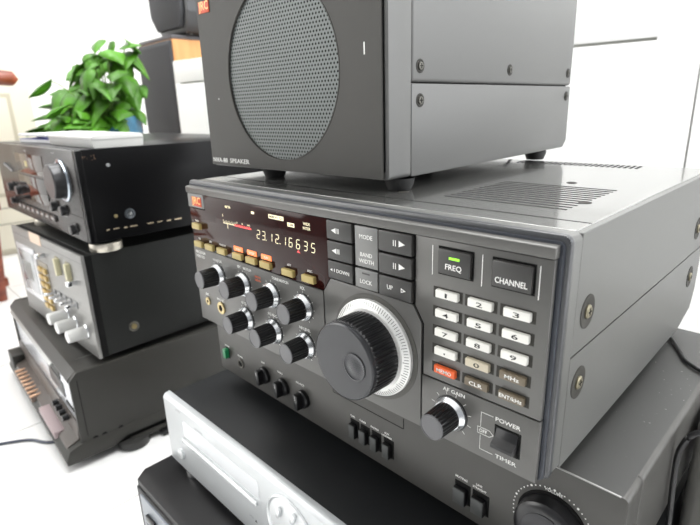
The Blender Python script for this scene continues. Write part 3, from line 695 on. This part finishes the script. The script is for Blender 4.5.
c_ = MB(); c_.box(-318, -160, -1.6, .5, 46, 88, TUGLASS, .5); tpb(c_, 'lower_window')
k = MB(); k.lathe((-70, 0, 94), '-y', [(31, -.1), (31, 2), (28.5, 3.4), (26, 3)], mat('knob_ring', (.45, .5, .55), .15, .9), 64); k.lathe((-70, 0, 94), '-y', [(25, 2.5), (24.4, 17), (23, 18.6), (0, 18.6)], mat('knob_gunmetal', (.07, .07, .072), .3, .6), 64); tpb(k, 'volume_knob')
for x, z, r_ in ((-128, 51, 7.5), (-84, 49, 7.5), (-52, 25, 7), (-330, 58, 8), (-385, 60, 8), (-385, 34, 6)):
    k = MB(); k.lathe((x, 0, z), '-y', [(r_+1.5, -.1), (r_+1.5, 1.5), (r_, 2), (r_, 8), (r_-1, 9), (0, 9)], mat('knob_gunmetal', (.07, .07, .072), .3, .6), 32); tpb(k, 'small_knob')
for i in range(8):
    x = -360+i*28
    k = MB(); k.box(x, x+24, -3.5, .3, 24, 33, mat('push_dark', (.10, .09, .085), .25, .5), .7); k.box(x+6, x+18, -3.7, -3.3, 35.2-8, 30, mat('push_light', (.32, .3, .29), .4)); tpb(k, 'push_button')
for i in range(4):
    k = MB(); k.lathe((-410+i*14, 0, 100-i*3), '-y', [(3, -.1), (3, 2), (0, 2.4)], mat('print_dim', (.4, .4, .4), .5), 16); tpb(k, 'small_button')
for x, y in ((-20, 26), (-300, 26), (-26, 280), (-316, 280)):
    k = MB(); k.lathe((x, y, t0+1.5), '-z', [(15, 4.9), (22, 5.2), (22.5, 6.2), (22.5, 15), (21.5, 16.5), (0, 16.5)], mat('foot_champagne', (.62, .58, .50), .3, .7), 48); k.lathe((x, y, t0+1.5), '-z', [(15.5, 0), (15.5, 5.0)], BLACKM, 32); tpb(k, 'foot')

# things on it
wb = empty('white_case', (-.55, .115, t1*.001), R(27))
tag(wb, 'small flat white plastic case lying on the glossy black receiver', 'case')
DECKTOP = t1*.001

# =================================================================== setting
def struct(mb, name): return tag(mb.build(name, None, (0, 0, 0), 0), kind='structure')
ft = mat('floor_tile_white', (.86, .86, .85), .25)
nt = ft.node_tree; bs = nt.nodes['Principled BSDF']
tc = nt.nodes.new('ShaderNodeTexCoord'); sx = nt.nodes.new('ShaderNodeSeparateXYZ'); nt.links.new(tc.outputs['Object'], sx.inputs[0])
def line_mask(out, off, size, w):
    a = nt.nodes.new('ShaderNodeMath'); a.operation = 'ADD'; a.inputs[1].default_value = off; nt.links.new(out, a.inputs[0])
    p_ = nt.nodes.new('ShaderNodeMath'); p_.operation = 'PINGPONG'; p_.inputs[1].default_value = size/2; nt.links.new(a.outputs[0], p_.inputs[0])
    l_ = nt.nodes.new('ShaderNodeMath'); l_.operation = 'LESS_THAN'; l_.inputs[1].default_value = w; nt.links.new(p_.outputs[0], l_.inputs[0])
    return l_.outputs[0]
ma = line_mask(sx.outputs['X'], .2215, .3, .0012); mb_ = line_mask(sx.outputs['Y'], .51, .6, .0012)
mxx = nt.nodes.new('ShaderNodeMath'); mxx.operation = 'MAXIMUM'; nt.links.new(ma, mxx.inputs[0]); nt.links.new(mb_, mxx.inputs[1])
mc = nt.nodes.new('ShaderNodeMix'); mc.data_type = 'RGBA'; mc.inputs[6].default_value = (.86, .86, .85, 1); mc.inputs[7].default_value = (.42, .42, .40, 1)
nt.links.new(mxx.outputs[0], mc.inputs[0]); nt.links.new(mc.outputs[2], bs.inputs['Base Color'])
f_ = MB(); f_.box(-3500, 2600, -2600, 3000, -365, -325, ft); struct(f_, 'floor')
YW = R(6)
def room_box(x0, x1, y0, y1, z0, z1, m):
    q = MB(); q.box(x0, x1, y0, y1, z0, z1, m, M=Matrix.Rotation(YW, 4, 'Z')); return q
struct(room_box(-2900, 2500, 1750, 1810, -325, 2300, WALLW), 'wall_back')
struct(room_box(-2960, -2900, -2600, 1810, -325, 2300, WALLW), 'wall_left')
struct(room_box(-2960, 2500, -2600, 1810, 2300, 2340, WALLW), 'ceiling')
struct(room_box(-2890, 2500, 1738, 1750, -325, -245, WALLW), 'baseboard_back')

# white cabinet behind
cbn = empty('white_cabinet', (0, 0, 0), YW)
yaw = YW
# front plane through (-1.287,.678) in world, expressed in the rotated frame
def tofr(x, y): return (x*math.cos(yaw)+y*math.sin(yaw), -x*math.sin(yaw)+y*math.cos(yaw))
cx0, cy0 = tofr(-1.287, .678); cx0 *= 1000; cy0 *= 1000
cbn.location = (-1.287, .678, -.325)
tag(cbn, 'long low white cabinet with thin drawer grooves, behind the receiver stack', 'cabinet')
def wpb(mb, name, parent=cbn): return mb.build(name, parent, (0, 0, -325), 35)
c_ = MB(); c_.box(0, 2100, 2, 430, -325, 335, CABW, 1); wpb(c_, 'body')
c_ = MB(); c_.box(0, 2100, 1, 430, 335, 350, CABW, 1); wpb(c_, 'top')
DG = 1487
for i, (a, c) in enumerate(((2, DG-1.5-742), (DG-742+1.5, DG-1.5), (DG+1.5, 2098))):
    d_ = MB()
    if i < 2:
        d_.box(a, c, -14, 1, 280.5, 348, CABW, .8); d_.box(a, c, -14, 1, -300, 275, CABW, .8)
        d_.box(a, a+30, -13.9, 1, 274, 281.5, CABW); d_.box(c-66, c, -13.9, 1, 274, 281.5, CABW)
        d_.box(a+1, c-1, -5, 1.5, 274, 281, mat('groove_grey', (.45, .45, .42), .8))
    else: d_.box(a, c, -14, 1, -300, 348, CABW, .8)
    wpb(d_, 'door')

# wooden tower speaker + black speaker on top of it
ts = empty('tower_speaker', (-1.453, .75, -.325))
tag(ts, 'tall speaker with black cloth front and orange wood side, left of the white cabinet', 'speaker')
def spb2(mb, name, parent, off): return mb.build(name, parent, off, 35)
o_ = (-1453, 750, -325)
c_ = MB(); c_.box(-1735, -1461, 764, 1100, -325, 444, WOODS, 1.5); spb2(c_, 'cabinet', ts, o_)
c_ = MB(); c_.prism([(748, -322), (748, 424), (756, 440), (766, 442), (766, -322)], 'yz', -1732, -1464, SPKBK, bev=5); spb2(c_, 'grille', ts, o_)
c_ = MB(); c_.box(-1737, -1459, 762, 1102, 444, 458, mat('top_plate', (.06, .055, .06), .5), 3); spb2(c_, 'top_plate', ts, o_)
us = empty('black_speaker', (-1.56, .80, .458))
tag(us, 'black speaker with chamfered lower edges, standing on the wood-sided tower speaker', 'speaker')
o_ = (-1544, 806, 446)
c_ = MB(); c_.prism([(-1610, 452), (-1660, 520), (-1672, 820), (-1400, 820), (-1388, 520), (-1420, 452)], 'xz', 815, 1050, mat('speaker_black_gloss', (.022, .023, .025), .3), bev=8); spb2(c_, 'cabinet', us, o_)
c_ = MB(); c_.prism([(-1606, 470), (-1648, 526), (-1658, 810), (-1420, 810), (-1412, 526), (-1432, 470)], 'xz', 796, 816, SPKBK, bev=6); spb2(c_, 'grille', us, o_)
for x, y in ((-1590, 840), (-1440, 840), (-1590, 1010), (-1440, 1010)):
    k = MB(); k.lathe((x, y, 453), '-z', [(14, 0), (14, 7), (0, 7)], RUBBER, 20); spb2(k, 'foot', us, o_)

# white case and papers
def box_local(parent, name, args, m, bev=0):
    q = MB(); q.box(*args, m, bev); return q.build(name, parent, (0, 0, 0), 35)

bpy.data.objects.remove(wb)
wb = empty('white_case', (-.34, .044, DECKTOP), R(-1))
tag(wb, 'small flat white plastic case lying on the glossy black receiver', 'case')
c_ = MB(); c_.prism([(0, 0), (-2, 15), (3, 18), (66, 18), (70, 15), (68, 0)], 'yz', -196, 8, WPLAST, bev=1.5); c_.build('case_body', wb, (0, 0, 0))
c_ = MB(); c_.box(-196.6, 8.6, -2.4, 70.4, 11.4, 12.0, mat('case_seam', (.3, .3, .3), .6)); c_.build('seam', wb, (0, 0, 0))
specs = [(-.585, .07, 4, 100, 6, PAPER, 'white folded booklet lowest under the papers beside the white case'),
         (-.600, .075, -7, 94, 4, PAPERB, 'blue printed booklet between two white sheets on the glossy black receiver'),
         (-.590, .065, 2, 98, 3, PAPER, 'white booklet topmost of the papers beside the white case')]
zz = DECKTOP*1000
for x, y, a, w, h, m, lab in specs:
    e = empty('booklet', (x, y, zz*.001), R(a)); tag(e, lab, 'booklet', None)
    c_ = MB(); c_.box(-w-40, 10, -12, 90, .1, h, m, .5); c_.build('pages', e, (0, 0, 0))
    c_ = MB(); c_.box(-w-41, 10.6, -13, 91, h, h+.6, PAPERB if m is PAPER and lab.startswith('white folded') else m, .2); c_.build('cover', e, (0, 0, 0))
    zz += h+.7

# =================================================================== plant
random.seed(11)
pl = empty('potted_plant', (-1.2, .405, .085))
tag(pl, 'leafy green pothos plant in a blue glass pot behind the glossy black receiver', 'plant')
PO = (-1200, 405, 85)
c_ = MB(); c_.lathe((-1200, 405, 85), '+z', [(0, 0), (58, 0), (74, 14), (84, 50), (84, 92), (80, 94), (78, 90), (78, 60), (0, 60)], POTG, 48); c_.build('pot', pl, PO)
c_ = MB()
leafs = bmesh.new(); stems = MB()
def leaf(b, base, direction, L, droop, roll):
    d = Vector(direction).normalized(); up = Vector((0, 0, 1)); s = d.cross(up)
    if s.length < .1: s = Vector((1, 0, 0))
    s.normalize(); n = s.cross(d).normalized()
    s2 = (s*math.cos(roll)+n*math.sin(roll)); n2 = s2.cross(d)*-1
    prof = [(0, .0), (-.10, .30), (.04, .44), (.25, .47), (.5, .38), (.75, .2), (.92, .07), (1, 0)]
    prev = None
    for k, (t, w) in enumerate(prof):
        c0 = Vector(base)+d*L*t - up*droop*L*t*t
        mid = c0 - n2*L*.05*math.sin(PI*min(max(t, 0), 1))
        row = [b.verts.new(c0-s2*w*L+n2*w*L*.25), b.verts.new(mid), b.verts.new(c0+s2*w*L+n2*w*L*.25)]
        if prev:
            b.faces.new((prev[0], prev[1], row[1], row[0])); b.faces.new((prev[1], prev[2], row[2], row[1]))
        prev = row
spots = []
for i in range(120):
    a = random.uniform(0, 2*PI); rr = math.sqrt(random.random())
    # overhang towards the chair side (image left)
    lx = 120*rr*math.cos(a); ly = -38+118*rr*math.sin(a)
    top = 262-0.0105*(ly-10)**2*(1 if ly < 0 else .6)-.006*lx*lx
    lz = random.uniform(.22, 1)*max(top, 70)
    spots.append((lx, ly, lz+40))
spots += [(60, -165, 190), (70, -150, 120), (80, -140, 60), (60, -150, 85), (40, 55, 290), (30, 66, 305), (20, -10, 300), (60, -70, 215)]
for lx, ly, lz in spots:
    base = Vector((-1200+lx, 405+ly, 85+lz))
    root = Vector((-1200+lx*.2, 405+ly*.25, 85+62))
    midp = (base+root)/2+Vector((0, 0, 25))
    stems.tube([root, root.lerp(midp, .6)+Vector((0, 0, 8)), midp, midp.lerp(base, .6)+Vector((0, 0, 4)), base], 1.5, STEM, 6)
    d = Vector((lx*.6+random.uniform(-40, 60)+30, ly*.6+random.uniform(-60, 40)-25, random.uniform(-85, 15)))
    leaf(leafs, base, d, random.uniform(48, 82), random.uniform(.1, .5), random.uniform(-.7, .7))
bmesh.ops.subdivide_edges(leafs, edges=leafs.edges, cuts=1, smooth=.3)
c_.merge(leafs, LEAF); fo = c_.build('foliage', pl, PO, 80)
sd = fo.modifiers.new('thickness', 'SOLIDIFY'); sd.thickness = .0006
stems.build('stems', pl, PO)
st = empty('plant_stand', (-1.2, .405, -.325))
tag(st, 'round white stand carrying the blue plant pot', 'stand')
c_ = MB(); c_.lathe((-1200, 405, 62), '+z', [(0, 0), (120, 0), (125, 4), (125, 19), (121, 23), (0, 23)], CABW, 48); c_.build('top', st, (-1200, 405, -325))
for i in range(3):
    a = R(90+120*i); k = MB(); k.tube([(-1200+95*math.cos(a), 405+95*math.sin(a), 64), (-1200+125*math.cos(a), 405+125*math.sin(a), -325)], [11, 8], CABW, 12); k.build('leg', st, (-1200, 405, -325))

# =================================================================== rosewood chair at the far left
ch = empty('wooden_chair', (-1.45, -.065, -.325))
tag(ch, 'reddish brown rosewood armchair at the far left edge, beside the plant', 'chair')
HO = (-1450, -50, -325)
def hpb(mb, name): return mb.build(name, ch, HO, 40)
for x in (-1300, -1760):
    k = MB(); k.tube([(x, 214, 278), (x, 204, 287), (x, 175, 290), (x, 120, 290), (x, -100, 284), (x, -260, 290)], [12, 20, 20, 19, 18, 16], ROSE, 16); hpb(k, 'armrest')
    k = MB(); k.tube([(x, 75, 276), (x, 92, 60), (x, 80, -110), (x, 62, -325)], [14, 15, 17, 15], ROSE, 12); hpb(k, 'leg')
    k = MB(); k.tube([(x, -250, 620), (x, -255, 290), (x, -240, -60), (x, -285, -325)], [12, 15, 17, 15], ROSE, 12); hpb(k, 'leg')
    k = MB(); k.box(x-11, x+11, -240, 80, -285, -260, ROSE, 3); hpb(k, 'stretcher')
    k = MB(); k.tube([(x+2, 50, -215), (x+2, -100, -90)], 12, ROSE, 10); hpb(k, 'brace')
k = MB(); k.box(-1780, -1280, -270, 110, -65, -30, ROSE, 6); hpb(k, 'seat')
k = MB(); k.box(-1750, -1310, -268, -246, 120, 600, ROSE, 6); hpb(k, 'backrest')
k = MB(); k.box(-1770, -1290, 62, 88, -285, -260, ROSE, 3); hpb(k, 'stretcher')
# cream panelled cupboard behind the chair
cc = empty('cream_cupboard', (-1.86, .105, -.325))
tag(cc, 'cream cupboard with framed door behind the armrest of the wooden chair', 'cupboard')
CCO = (-1620, 50, -325)
k = MB(); k.box(-2050, -1640, -300, 322, -325, 384, CREAM, 4); k.build('body', cc, CCO)
k = MB(); k.box(-1641, -1622, -40, 318, -300, 330, CREAM, 2)
k.box(-1623, -1619, 0, 250, -100, 270, mat('cream_bead', (.46, .43, .33), .7), 1); k.box(-1623, -1616, 14, 236, -86, 256, CREAM, 2)
for z in (-145, -205): k.box(-1623, -1621, -40, 318, z, z+5, mat('cream_line', (.35, .34, .28), .8))
k.build('door', cc, CCO)

# =================================================================== right edge: grey case, cables
gc = empty('grey_metal_case', (.43, .25, -.325))
tag(gc, 'grey metal case with small white button at the right edge, beside the amplifier', 'metal case')
GO = (430, 250, -325)
k = MB(); k.box(361.5, 560, 160, 420, -325, -26, mat('case_light_grey', (.20, .195, .18), .45, .2), 8, 4); k.build('body', gc, GO)
k = MB(); k.box(373, 400, 157, 161, -150, -110, mat('slot_black', (.01, .01, .01), .4), 1); k.build('slot', gc, GO)
k = MB(); k.box(371, 378, 157, 161, -70, -62, WPLAST, 1); k.build('button', gc, GO)


def cable(name, pts, r, m, label, n=10):
    P = [Vector(p) for p in pts]; out = []
    for i in range(len(P)-1):
        p0, p1, p2, p3 = P[max(i-1, 0)], P[i], P[i+1], P[min(i+2, len(P)-1)]
        for k_ in range(n):
            t = k_/n; out.append(.5*((2*p1)+(-p0+p2)*t+(2*p0-5*p1+4*p2-p3)*t*t+(-p0+3*p1-3*p2+p3)*t*t*t))
    out.append(P[-1]); q = MB(); q.tube(out, r, m, 10); ob = q.build(name); tag(ob, label, 'cable'); return ob
cable('cable', [(310, 262, -9.4), (321, 250, -9.4), (333, 228, -9.6), (341, 212, -9.6), (352, 202, -9.6), (364, 196, -11), (372, 205, -18)], 1.5, CABLE, 'thin black cable lying on the amplifier top behind the receiver')
cable('power_cord', [(400, 130, -10), (371, 120, -10), (361.5, 118, -24), (360.5, 120, -50), (362, 122, -90), (363, 130, -180), (364, 140, -300), (380, 100, -322), (440, 40, -322)], 1.8, CABLE, 'black cord hanging in a bend beside the right side of the amplifier')
cable('floor_cable', [(-520, -160, -322.6), (-480, -90, -322.6), (-440, -60, -322.6), (-400, 20, -322.6), (-380, 120, -322.6)], 2.2, CABLEB, 'thin blue-grey cable on the white floor at the bottom left')

# =================================================================== camera, light
cam = bpy.data.cameras.new('camera'); co = bpy.data.objects.new('camera', cam); COL.objects.link(co)
co.location = (.4075, -.2090, .18127); co.rotation_euler = (1.27498, .030165, .78069)
cam.sensor_width = 36; cam.lens = 506.58/700*36; cam.clip_start = .01; cam.clip_end = 50
cam.dof.use_dof = True; cam.dof.focus_distance = .31; cam.dof.aperture_fstop = 14
scene.camera = co
def area(name, loc, rot, sx_, sy_, power, col=(1, 1, 1)):
    l = bpy.data.lights.new(name, 'AREA'); l.shape = 'RECTANGLE'; l.size = sx_; l.size_y = sy_; l.energy = power; l.color = col
    o = bpy.data.objects.new(name, l); COL.objects.link(o); o.location = loc; o.rotation_euler = rot; return o
area('ceiling_lamp', (.1, .9, 2.25), (0, 0, 0), 1.6, 1.0, 75)
area('ceiling_lamp_left', (-1.6, .2, 2.25), (0, 0, 0), 1.2, .8, 30)
area('window_light', (2.4, 1.0, 1.0), (0, R(90), R(0)), 1.8, 1.8, 70, (.96, .98, 1))
area('window_light_left', (-2.2, -2.0, 1.0), (R(75), 0, R(-48)), 1.8, 1.6, 48, (1, .99, .97))
w = bpy.data.worlds.new('world'); scene.world = w; w.use_nodes = True
w.node_tree.nodes['Background'].inputs[0].default_value = (.95, .97, 1, 1); w.node_tree.nodes['Background'].inputs[1].default_value = .5
scene.view_settings.view_transform = 'Standard'; scene.view_settings.look = 'None'
scene.view_settings.exposure = -.08; scene.view_settings.gamma = 1; scene.view_settings.use_curve_mapping = False
